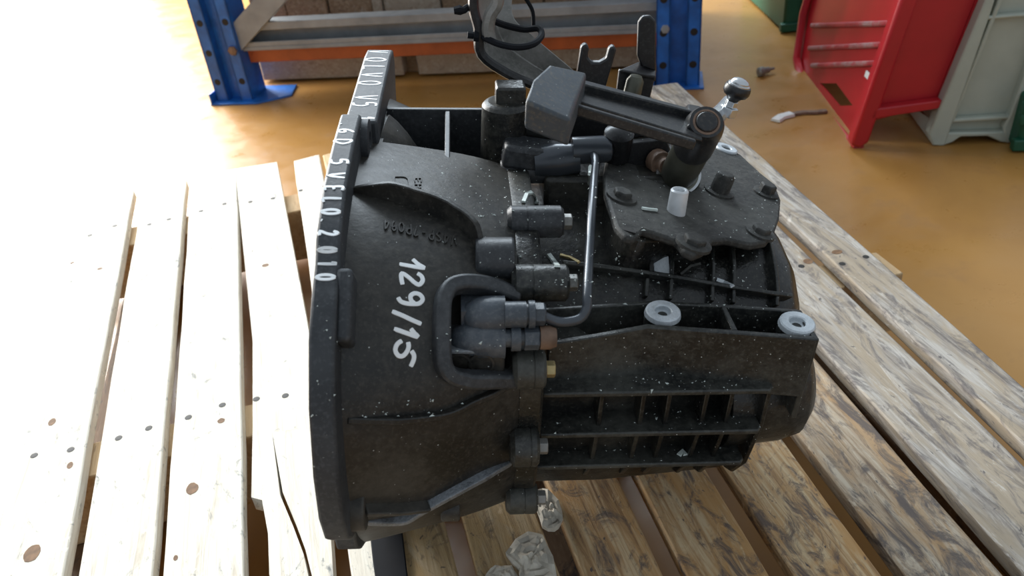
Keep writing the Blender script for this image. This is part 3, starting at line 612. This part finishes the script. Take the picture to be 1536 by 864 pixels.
# upright lug with folded foot
plate([(962,100),(956,84),(958,34),(964,25),(976,24),(984,32),(984,108)], 'black', 'lug_upright', .006, .0, brk, .0015)
bm = bmesh.new(); prism(bm, [bx_(930,104,-.02), bx_(958,92,.006), bx_(984,104,.006), bx_(984,114,-.02)], -WW*.005); lug = gpart(bm, 'lug_foot', 'black', brk, .001)
bm = bmesh.new(); prism(bm, [bx_(929,105,-.02), bx_(983,116,-.02), bx_(972,160,-.02), bx_(924,148,-.02)], VV*.005); gpart(bm, 'lug_face', 'black', brk, .001)
bm = bmesh.new(); lathe(bm, bx_(944,158,-.03), bx_(952,124,-.03)-bx_(944,158,-.03), [(0,.008),(.022,.0075),(.026,.005)], 18); gpart(bm, 'lug_pin', 'steel', brk, 0)
bm = bmesh.new(); prism(bm, [gp(x, y, v=.11) for x, y in ((800,170),(868,150),(930,150),(985,160),(1010,200),(900,215),(800,212))], VV*.03); gpart(bm, 'bracket_base', 'black', brk, .002)

# --- writing: white marker strokes
def ribbon(name, P, N, r, mat, parent, lift=.0004):
    bm = bmesh.new(); rings = []; n = len(P)
    for i in range(n):
        t = (P[min(i+1,n-1)]-P[max(i-1,0)]).normalized(); nn = (N[i]-t*N[i].dot(t)).normalized(); s = t.cross(nn); k = r*(.75 if i in (0, n-1) else 1)
        rings.append([bm.verts.new(P[i]+s*k-nn*.0006), bm.verts.new(P[i]+s*k*.7+nn*lift), bm.verts.new(P[i]-s*k*.7+nn*lift), bm.verts.new(P[i]-s*k-nn*.0006)])
    for a, b in zip(rings, rings[1:]):
        for q in range(4): bm.faces.new((a[q], a[(q+1) % 4], b[(q+1) % 4], b[q]))
    bm.faces.new(rings[0][::-1]); bm.faces.new(rings[-1]); return gpart(bm, name, mat, parent, 0)
digits = [[(619,389),(627,396),(636,402),(616,399),(599,396)],
          [(626,410),(632,414),(634,421),(629,427),(622,424),(613,416),(603,410),(602,418),(604,427)],
          [(597,446),(601,452),(609,455),(620,456),(629,455),(634,449),(630,442),(622,440),(616,444),(617,451),(622,455)],
          [(588,467),(603,473),(618,480),(632,486)],
          [(616,493),(621,499),(626,505),(608,499),(591,493)],
          [(603,511),(596,516),(593,525),(597,533),(604,534),(610,528),(613,520),(612,513)], [(617,526),(621,533),(620,541),(616,550)]]
for k, d_ in enumerate(digits):
    P, N = path_on(bellbvh, d_, 5); ribbon('marker_stroke', P, N, .0018, 'paint', bell)
# strip text on the flange rim
fbm = bmesh.new(); prism(fbm, [V((0,v,w_)) for v, w_ in fo], V((FT,0,0))); prism(fbm, [V((.0005,v,w_)) for v, w_ in ft], V((FT2,0,0))); fbvh = mkbvh(fbm)
def glyph(ch, p, du, dv, h, wd, bvh, dirn, r, mat, parent, name):
    """p: lower-left corner; du: unit glyph-right, dv: unit glyph-up (3D); projected onto bvh along dirn"""
    for s in GL[ch]:
        P, N = [], []
        for a, b in catmull(s, 3, False):
            q = p+du*a*wd+dv*b/1.4*h; hh = bvh.ray_cast(q-dirn*.08, dirn)
            if hh[0] is not None and hh[0].z > q.z-.3: P.append(hh[0].copy()); N.append(hh[1] if hh[1].dot(dirn) < 0 else -hh[1])
        if len(P) > 1: ribbon(name, P, N, r, mat, parent)
strip = [('V',78,.55),('O',90,.6),('L',102,.6),('V',113,.6),('O',125,.6),('V',147,.62),('5',157,.6),('1',178,.5),('.',187,.5),('6',197,.62),('D',213,.7),('5',243,.75),('V',264,.75),('E',283,.75),('L',301,.75),('O',318,.7),('.',331,.4),('2',350,.75),('0',375,.7),('1',396,.6),('0',416,.8)]
for ch, y, k in strip:
    # centre of the rim at this image height
    best = None
    for i in range(500):
        x = 450+i*.3; h = fbvh.ray_cast(CG, gray(x, y).normalized())
        FTi = FT2 if h[0] is not None and h[0].y > .034 else FT
        if h[0] is not None and h[1].z > .4 and .002 < h[0].x < FTi-.002:
            if best is None or abs(h[0].x-FTi/2) < abs(best[0].x-FTi/2): best = (h[0].copy(), h[1].copy())
    if best is None: continue
    q, n = best; dist = (q-CG).length
    du = V((0,-1,0)); du = (du-n*du.dot(n)).normalized(); h_ = (FT2 if q.y > .034 else FT)*.74
    hw = 9.5*dist/FPX/max(.35, abs((q-CG).normalized().dot(n)))*k
    hw = min(hw, .024)
    glyph(ch, q-du*hw/2-U*h_/2, du, U, h_, hw, fbvh, -n, .0013, 'paint', flange, 'marker_stroke')
# raised casting marks (upside down) on the bell
for i, ch in enumerate('V4SP-7P094'):
    x = 684-i*11.2; y = 371-i*3.0 if i < 5 else 356-(i-5)*2.2
    for s in GL[ch]:
        P, N = path_on(bellbvh, [(x-a*8, y-16+b*10) for a, b in s], 3)
        if len(P) > 1: ribbon('cast_letter', P, N, .0007, 'bell', bell, .0012)
for i, ch in enumerate('EHRPA'):
    y = 268+i*9+(5 if i > 1 else 0)
    for s in GL[ch]:
        P, N = path_on(bellbvh, [(622+b*7, y+a*7) for a, b in s], 3)
        if len(P) > 1: ribbon('cast_letter', P, N, .0005, 'bell', bell, .0009)
P, N = path_on(bellbvh, [(592,266),(612,270),(608,304),(588,300),(592,266)], 5); ribbon('cast_frame', P, N, .0005, 'bell', bell, .0009)

# --- loose crumbs and slivers on the gearbox
dg = bpy.context.evaluated_depsgraph_get()
vs_, fs_ = [], []
for o in gb.children_recursive:
    if o.type == 'MESH' and o.name.split('.')[0] not in ('marker_stroke', 'cast_letter'):
        k0 = len(vs_); vs_ += [gb.matrix_world @ v_.co for v_ in o.data.vertices]; fs_ += [[k0+i for i in p_.vertices] for p_ in o.data.polygons]
allbvh = BVHTree.FromPolygons(vs_, fs_)
def top_at(x, y):
    h = allbvh.ray_cast(CAM, wray(x, y).normalized()); return (h[0], h[1] if h[1].z > 0 or h[1].dot(wray(x, y)) < 0 else -h[1]) if h[0] is not None else None
bm = bmesh.new(); zones = [((720,210),(900,440),170), ((900,200),(1170,360),90), ((830,380),(1170,460),80), ((820,560),(1150,692),70), ((530,600),(700,632),30), ((640,220),(780,330),40), ((455,440),(520,640),14), ((640,490),(760,530),14)]
for (x0, y0), (x1, y1), n in zones:
    for i in range(n):
        h = top_at(random.uniform(x0, x1), random.uniform(y0, y1))
        if h is None or h[1].z < .25: continue
        s = random.choice([.00035,.00045,.0006,.0009]); p = h[0]
        t = V((random.gauss(0,1), random.gauss(0,1), random.gauss(0,.3))).normalized()*s*random.uniform(1, 2.2); q = t.cross(h[1]).normalized()*s
        a = [bm.verts.new(p+t-q*.4), bm.verts.new(p-t-q), bm.verts.new(p-t*.6+q), bm.verts.new(p+h[1]*s*.9)]
        for tri in ((0,1,2),(0,1,3),(1,2,3),(2,0,3)): bm.faces.new([a[k] for k in tri])
o = finish(bm, 'loose_crumbs', 'crumb', smooth=False); tag(o, 'tiny pale glassy crumbs scattered over the oily gearbox', 'crumbs', kind='stuff')
def sliver(pts, wd, mat, label, name='wood_sliver'):
    P, N = [], []
    for x, y in pts:
        h = top_at(x, y)
        if h: P.append(h[0]+h[1]*.0012); N.append(h[1])
    if len(P) < 2: return
    bm = bmesh.new(); sweep_rect(bm, P, N, wd, .0008, .0008); tag(finish(bm, name, mat, smooth=False), label, 'sliver', 'slivers lying on the gearbox')
sliver([(840,384),(855,388),(868,394)], .0025, 'brass', 'thin straw-yellow sliver beside the upright hydraulic pipe')
sliver([(823,383),(829,391),(836,401)], .004, 'crumb', 'short pale grey chip on the seam boss left of the pipe')
sliver([(785,305),(790,293),(796,290),(802,298),(805,306)], .0035, 'crumb', 'curled pale flake on top of the middle seam boss')
sliver([(884,275),(886,262),(887,250)], .003, 'crumb', 'upright greenish flake near the top of the hydraulic pipe')
sliver([(962,314),(975,316),(985,317)], .0022, 'crumb', 'thin pale sliver on the selector cover below the tower')
sliver([(1020,412),(1035,400),(1050,396)], .0022, 'case', 'dark thin twig among the ribs over the mount')
sliver([(1074,420),(1085,424),(1098,430)], .0035, 'alu', 'shiny foil flake on the long rib over the mount')
sliver([(1018,684),(1024,678),(1028,684)], .004, 'crumb', 'pale flake on the lowest ledge of the gear case')

# ================================================================== things on the pallet
def crumple(name, outline, z, amp, mat, label, cat, seed, tall=.003):
    """crumpled sheet: fan of the outline with noise, with thickness"""
    pts = [wz(x, y, z) for x, y in outline]; c_ = sum(pts, V())/len(pts); bm = bmesh.new(); grid = []
    K = 7
    ring = [V(p) for p in catmull([tuple(p) for p in pts], 3)]
    for k in range(1, K+1):
        row = []
        for p in ring:
            q = c_+(p-c_)*(k/K); e_ = noise.noise(p*150+V((0,seed,0)))*.004*(k/K); q += (p-c_).normalized()*e_; q.z += tall*(1-(k/K)**2)+amp*abs(noise.noise(q*110+V((seed,0,0))))+amp*.5*abs(noise.noise(q*260)); row.append(q)
        grid.append(row)
    top = [[bm.verts.new(q) for q in r] for r in grid]; ct = bm.verts.new(c_+V((0,0,tall)))
    n = len(ring); bot = [bm.verts.new(V((q.x, q.y, z-.001))) for q in grid[-1]]
    for i in range(n): bm.faces.new((ct, top[0][i], top[0][(i+1) % n]))
    for a, b in zip(top, top[1:]):
        for i in range(n): bm.faces.new((a[i], a[(i+1) % n], b[(i+1) % n], b[i]))
    for i in range(n): bm.faces.new((top[-1][i], top[-1][(i+1) % n], bot[(i+1) % n], bot[i]))
    bm.faces.new(bot); tag(finish(bm, name, mat, ang=14), label, cat)
crumple('paper_scrap', [(800,748),(822,735),(842,768),(838,792),(814,790)], .002, .008, 'paper', 'whitish crumpled paper scrap wedged under the gearbox edge', 'paper', 1)
crumple('paper_scrap', [(762,822),(808,800),(822,822),(836,868),(790,880),(776,858)], .001, .008, 'paper', 'larger crumpled brownish paper scrap lying across two boards', 'paper', 9)
crumple('paper_scrap', [(728,862),(752,848),(772,856),(778,884),(724,886)], .001, .006, 'paper', 'small torn paper scrap at the bottom edge beside the larger scrap', 'paper', 5)
bm = bmesh.new(); prism(bm, [wz(x, y, .001) for x, y in ((552,772),(601,772),(606,815),(616,900),(568,900),(560,845))], V((0,0,.003)))
tag(finish(bm, 'rubber_strip', 'rubber', bevel=.001), 'smooth black rubber strip lying along a board under the bell housing', 'strip')

# ================================================================== storage rack
LB = wz(362, 146, FLOOR); RB = wz(1016, 124, FLOOR)
re_ = (RB-LB); RL = re_.length; re_.normalize(); rn = V((re_.y, -re_.x, 0))      # rn points to the camera
if rn.dot(CAM-LB) < 0: rn = -rn
Z = V((0,0,1))
rack = empty('storage_rack', (LB+RB)/2); tag(rack, 'blue steel storage rack frame with grey braces behind the gearbox', 'rack')
RO = tuple(-(LB+RB)/2)
def rpart(bm, name, mat, parent=None, bevel=.002, label=None):
    o = finish(bm, name, mat, parent or rack, RO, bevel=bevel)
    if label: o['label'] = label
    return o
def rb(p, e0, e1, n0, n1, z0, z1, bm): 
    prism(bm, [p+re_*e0+rn*n0+Z*z0, p+re_*e1+rn*n0+Z*z0, p+re_*e1+rn*n1+Z*z0, p+re_*e0+rn*n1+Z*z0], Z*(z1-z0))
def post(p, flip):
    s = flip; bm = bmesh.new()
    rb(p, -.05, -.018, .030, .034, 0, 1.5, bm); rb(p, .018, .05, .030, .034, 0, 1.5, bm)
    rb(p, -.022, -.018, .008, .034, 0, 1.5, bm); rb(p, .018, .022, .008, .034, 0, 1.5, bm); rb(p, -.022, .022, .006, .010, 0, 1.5, bm)
    rb(p, -.05, -.046, -.05, .034, 0, 1.5, bm); rb(p, .046, .05, -.05, .034, 0, 1.5, bm)
    o = rpart(bm, 'post', 'blue', bevel=0); o['label'] = 'blue perforated upright post'
    for k in range(8):
        for e in (-.034, .034):
            bm = bmesh.new(); q = p+re_*e+rn*.0342+Z*(.055+k*.075); lathe(bm, q-rn*.003, rn, [(0,.0085),(.0032,.0085),(.0034,.0075)], 14); rpart(bm, 'post_hole_disc', 'hole', o, 0)  # dark disc on the face, coloured like the shade inside a hole
    return o
pl = post(LB, 1); pr = post(RB, -1)
for p, nm_ in ((LB, pl), (RB, pr)):
    bm = bmesh.new(); a = [p+re_*x+rn*y for x, y in ((-.06,.055),(.07,.055),(.145,.005),(.13,-.07),(-.06,-.07))] if p is LB else [p+re_*x+rn*y for x, y in ((-.055,.05),(.06,.05),(.06,-.06),(-.055,-.06))]
    prism(bm, a, Z*.005); rb(p, -.058, -.054, -.06, .055, .003, .03 if p is LB else .06, bm); rpart(bm, 'base_plate', 'blue', nm_, .001)
bm = bmesh.new(); lathe(bm, LB+re_*.034+rn*.034+Z*.135, rn, [(0,.012),(.006,.012),(.007,.008)], 6); rpart(bm, 'bolt', 'rust', pl, .0005)
bm = bmesh.new(); lathe(bm, RB-re_*.030+rn*.034+Z*.14, rn, [(0,.010),(.006,.010),(.007,.007)], 6); rpart(bm, 'bolt', 'galv', pr, .0005)
# horizontal brace: C channel
zc = .135
bm = bmesh.new(); rb(LB, .02, RL-.02, -.03, .014, zc-.010, zc, bm); rb(LB, .02, RL-.02, .010, .014, zc, zc+.012, bm); rb(LB, .02, RL-.02, -.03, -.026, zc, zc+.055, bm); rb(LB, .02, RL-.02, .010, .014, zc+.040, zc+.055, bm); rb(LB, .02, RL-.02, -.03, .014, zc+.052, zc+.060, bm); rpart(bm, 'horizontal_brace', 'galv', bevel=.0015, label='galvanised channel brace')
bm = bmesh.new(); q0 = LB+re_*.03+rn*.02+Z*.15; q1 = LB+re_*.62+rn*.02+Z*.60; t = (q1-q0).normalized(); s_ = rn.cross(t).normalized()
prism(bm, [q0-s_*.028, q1-s_*.028, q1+s_*.028, q0+s_*.028], rn*.004); prism(bm, [q0-s_*.028, q1-s_*.028, q1-s_*.025, q0-s_*.025], -rn*.02); prism(bm, [q0+s_*.025, q1+s_*.025, q1+s_*.028, q0+s_*.028], -rn*.02); rpart(bm, 'diagonal_brace', 'galv', label='galvanised diagonal brace')
bm = bmesh.new(); rb(LB, .05, RL-.03, -.06, -.005, zc-.046, zc-.0105, bm); rpart(bm, 'beam', 'orange', label='orange painted beam under the grey brace')
# wooden crate boards standing behind
wc = empty('wooden_crate', LB+re_*.5-rn*.2); tag(wc, 'old brown wooden crate standing behind the grey and orange rack beams', 'crate')
WO = tuple(-(LB+re_*.5-rn*.2))
e0 = .03; i = 0
for wd, mt, dn in ((.10,'crate_wood',0), (.115,'crate_wood',.004), (.12,'crate_wood',-.002), (.03,'crate_wood2',.01), (.15,'crate_wood2',.006), (.14,'crate_wood',0), (.12,'crate_wood',.004), (.17,'crate_wood',.0), (.14,'crate_wood2',.006), (.14,'crate_wood2',0)):
    wd = min(wd, RL-.045-e0)
    if wd < .01: break
    bm = bmesh.new(); rb(LB, e0, e0+wd-.004, -.14+dn, -.12+dn, .085, 1.0, bm); finish(bm, 'board', mt, wc, WO, bevel=.002); e0 += wd
for a, b in ((.02, .42), (.46, RL-.06)):
    bm = bmesh.new(); rb(LB, a, b, -.16, -.105, .006, .075, bm); finish(bm, 'skid', 'crate_wood2', wc, WO, bevel=.003)
bm = bmesh.new(); rb(LB, .02, e0, -.6, -.145, .0, 1.0, bm); finish(bm, 'crate_body', 'crate_wood', wc, WO, bevel=.003)

# ================================================================== plastic crates
F0 = wz(1287, 222, FLOOR+.004); F1 = wz(1190, 92, FLOOR+.004); d1 = (F1-F0).normalized()
Lt = wpl(1365, 0, F0, d1); LD = (Lt-F0).normalized(); nA = d1.cross(LD).normalized()
if nA.dot(CAM-F0) < 0: nA = -nA                      # faces the camera side
eB = -nA                                              # into the crate from panel A
rc = empty('red_crate', F0); tag(rc, 'scuffed red plastic crate tipped on its edge with a hand slot', 'crate')
RCO = tuple(-F0)
def rcp(bm, name, label=None, bevel=.003, mat='red'):
    o = finish(bm, name, mat, rc, RCO, bevel=bevel)
    if label: o['label'] = label
    return o
def A(x, y): return wpl(x, y, F0, nA)
LA = .55; HA = .42
# panel A with a slot hole
ol = [A(1350,0)+LD*.2, A(1275,212), A(1265,206), A(1200,118), A(1194,90), A(1205,20)+LD*.0, A(1212,-5)+LD*.25]
bm = bmesh.new(); prism(bm, [p-nA*.012 for p in ol], -nA*.004); pa_ = rcp(bm, 'side_panel', bevel=0)
hol = [A(1222,124), A(1246,124), A(1270,157), A(1250,158)]
c = bmesh.new(); prism(c, [p+nA*.03+V(RCO) for p in hol], -nA*.08); cut(pa_, c)
for (xa, ya, xb, yb) in ((1212,38,1338,34), (1208,72,1324,66), (1212,98,1314,94)):
    p, q = A(xa, ya)-nA*.011, A(xb, yb)-nA*.011; bm = bmesh.new(); sweep_rect(bm, [p, p+(q-p)*.5, q], [nA]*3, .012, .002, .007); o = rcp(bm, 'ridge', mat='redworn'); o.parent = pa_
bm = bmesh.new(); tube(bm, [p-nA*.004 for p in (A(1212,-5)+LD*.25, A(1203,20), A(1193,88), A(1199,118), A(1268,209), A(1285,220))], .010, 8); rcp(bm, 'rim', bevel=0)
# L rim band
def Bp(x, y): return wpl(x, y, F0, d1)
bm = bmesh.new(); prism(bm, [Bp(1276,218), Bp(1290,224), Bp(1304,214), Bp(1378,-5)+LD*.2, Bp(1352,-5)+LD*.2], -d1*.02+d1*.05); rcp(bm, 'rim', bevel=.006)
# end panel B and lower lip
bm = bmesh.new(); q = d1*.02; prism(bm, [Bp(1300,192)+q, Bp(1408,164)+q, Bp(1472,0)+LD*.2+q, Bp(1370,0)+LD*.2+q], d1*.006); rcp(bm, 'end_panel', bevel=.002)
bm = bmesh.new(); prism(bm, [Bp(1304,180), Bp(1412,163), Bp(1414,150), Bp(1310,164)], d1*.02); rcp(bm, 'rim', bevel=.003)
bm = bmesh.new(); prism(bm, [Bp(1472,0)+LD*.2+q, Bp(1408,164)+q, Bp(1408,164)+d1*LA, Bp(1472,0)+LD*.2+d1*LA], eB*.006); rcp(bm, 'back_panel', bevel=0)
bm = bmesh.new(); prism(bm, [Bp(1385,0)+d1*LA+LD*.2, Bp(1318,196)+d1*LA, Bp(1408,164)+d1*LA, Bp(1472,0)+d1*LA+LD*.2], d1*.006); rcp(bm, 'end_panel', bevel=0)
bm = bmesh.new(); obox(bm, A(1295,112)-nA*.008, d1, LD, nA, .02, .012, .003); tag(finish(bm, 'paper_bit', 'white', bevel=.0005), 'small white scrap stuck on the red crate panel', 'paper')

G0 = wz(1398, 216, FLOOR+.002); G1 = wz(1518, 212, FLOOR+.002); g1 = (G1-G0).normalized(); gn = V((g1.y, -g1.x, 0))
if gn.dot(CAM-G0) < 0: gn = -gn
def GP(x, y, d=0): return wpl(x, y, G0, gn)+gn*d
gc = empty('grey_crate', G0); tag(gc, 'pale grey ribbed plastic crate standing right of the red crate', 'crate')
GCO = tuple(-G0)
def gcp(bm, name, bevel=.003): return finish(bm, name, 'greycrate', gc, GCO, bevel=bevel)
bm = bmesh.new(); prism(bm, [GP(1404,208,-.012), GP(1440,200,-.012), GP(1500,198,-.012), GP(1513,206,-.012), GP(1580,0,-.012), GP(1600,-60,-.012), GP(1500,-60,-.012), GP(1482,0,-.012)], -gn*.006); gcp(bm, 'front_panel')
def gbar(pts, name='rib', d=.004, th=.016):
    bm = bmesh.new(); prism(bm, [GP(x, y, d) for x, y in pts], -gn*th); gcp(bm, name)
gbar([(1392,200),(1398,217),(1416,217),(1484,20),(1510,-60),(1494,-60),(1476,0)], 'corner_post', .006, .03)
gbar([(1424,182),(1430,184),(1500,8),(1524,-60),(1516,-60),(1494,6)])
gbar([(1420,178),(1520,172),(1518,178),(1420,184)]); gbar([(1474,24),(1576,16),(1574,22),(1474,30)])
gbar([(1503,190),(1508,214),(1517,212),(1586,0),(1574,0),(1514,170)], 'corner_post', .006, .03)
gbar([(1400,217),(1412,218),(1428,212),(1440,204),(1480,203),(1500,212),(1516,214),(1514,196),(1416,198)], 'foot', .005, .02)
bm = bmesh.new(); prism(bm, [GP(1412,205,-.02), GP(1508,205,-.02), GP(1596,-60,-.02), GP(1508,-60,-.02)], d1*.28+g1*.02); gcp(bm, 'crate_body', .004)
bm = bmesh.new(); prism(bm, [GP(1398,216), GP(1412,217), GP(1400,188,-.03), GP(1376,186,-.10)], -Z*.002+Z*.006); gcp(bm, 'foot', .001)
# green crates
def greenbox(name, pts, h, back, label):
    o = empty(name, pts[0]); tag(o, label, 'crate', 'green crates'); OO = tuple(-pts[0]); d = (pts[1]-pts[0]).normalized(); n = V((-d.y, d.x, 0)); 
    if n.dot(pts[0]-CAM) < 0: n = -n
    L = (pts[1]-pts[0]).length
    bm = bmesh.new(); prism(bm, [pts[0]+Z*.004, pts[1]+Z*.004, pts[1]+n*back+Z*.004, pts[0]+n*back+Z*.004], Z*h); finish(bm, 'crate_body', 'green', o, OO, bevel=.006)
    for zz in (.0, h-.03, h*.5):
        bm = bmesh.new(); prism(bm, [pts[0]-n*.008+Z*(zz+.004)-d*.008, pts[1]-n*.008+Z*(zz+.004)+d*.008, pts[1]+n*.01+Z*(zz+.004)+d*.008, pts[0]+n*.01+Z*(zz+.004)-d*.008], Z*.022); finish(bm, 'rim', 'green', o, OO, bevel=.003)
    for k in range(5):
        q = pts[0]+d*L*(k+.5)/5; bm = bmesh.new(); prism(bm, [q-d*.008-n*.007+Z*.01, q+d*.008-n*.007+Z*.01, q+d*.008+n*.004+Z*.01, q-d*.008+n*.004+Z*.01], Z*(h-.02)); finish(bm, 'rib', 'green', o, OO, bevel=.002)
p0 = wz(1522, 228, FLOOR); greenbox('green_crate', [p0, p0+g1*.4], .10, .3, 'dark green plastic crate at the right edge behind the grey crate')
p0 = wz(1174, 50, FLOOR); greenbox('green_crate', [p0, p0+V((.5,-.12,0))], .5, .4, 'dark green plastic crate far back behind the red crate')

# ================================================================== small things on the floor
q = wz(1150, 112, FLOOR); bm = bmesh.new(); dd = V((1,.1,0)).normalized()
lathe(bm, q-dd*.025+Z*.011, dd, [(0,.007),(.003,.011),(.014,.011),(.016,.008),(.03,.007),(.032,.004),(.045,.003)], 14)
tag(finish(bm, 'small_bolt', 'bracket'), 'small dark bolt lying on the floor left of the red crate', 'bolt')
bm = bmesh.new(); P = [wz(x, y, FLOOR+.004) for x, y in ((1186,171),(1205,168),(1222,168),(1240,166))]; sweep_rect(bm, P, [Z]*4, .014, .003, .002); st_ = finish(bm, 'torn_strip', 'rust', bevel=.0005)
tag(st_, 'torn brown strip with a white end on the floor beside the red crate', 'scrap')
bm = bmesh.new(); P = [wz(x, y, FLOOR+.005) for x, y in ((1163,180),(1172,174),(1188,170))]; sweep_rect(bm, P, [Z]*3, .022, .004, .002); o = finish(bm, 'white_end', 'white', bevel=.0005); o.parent = st_
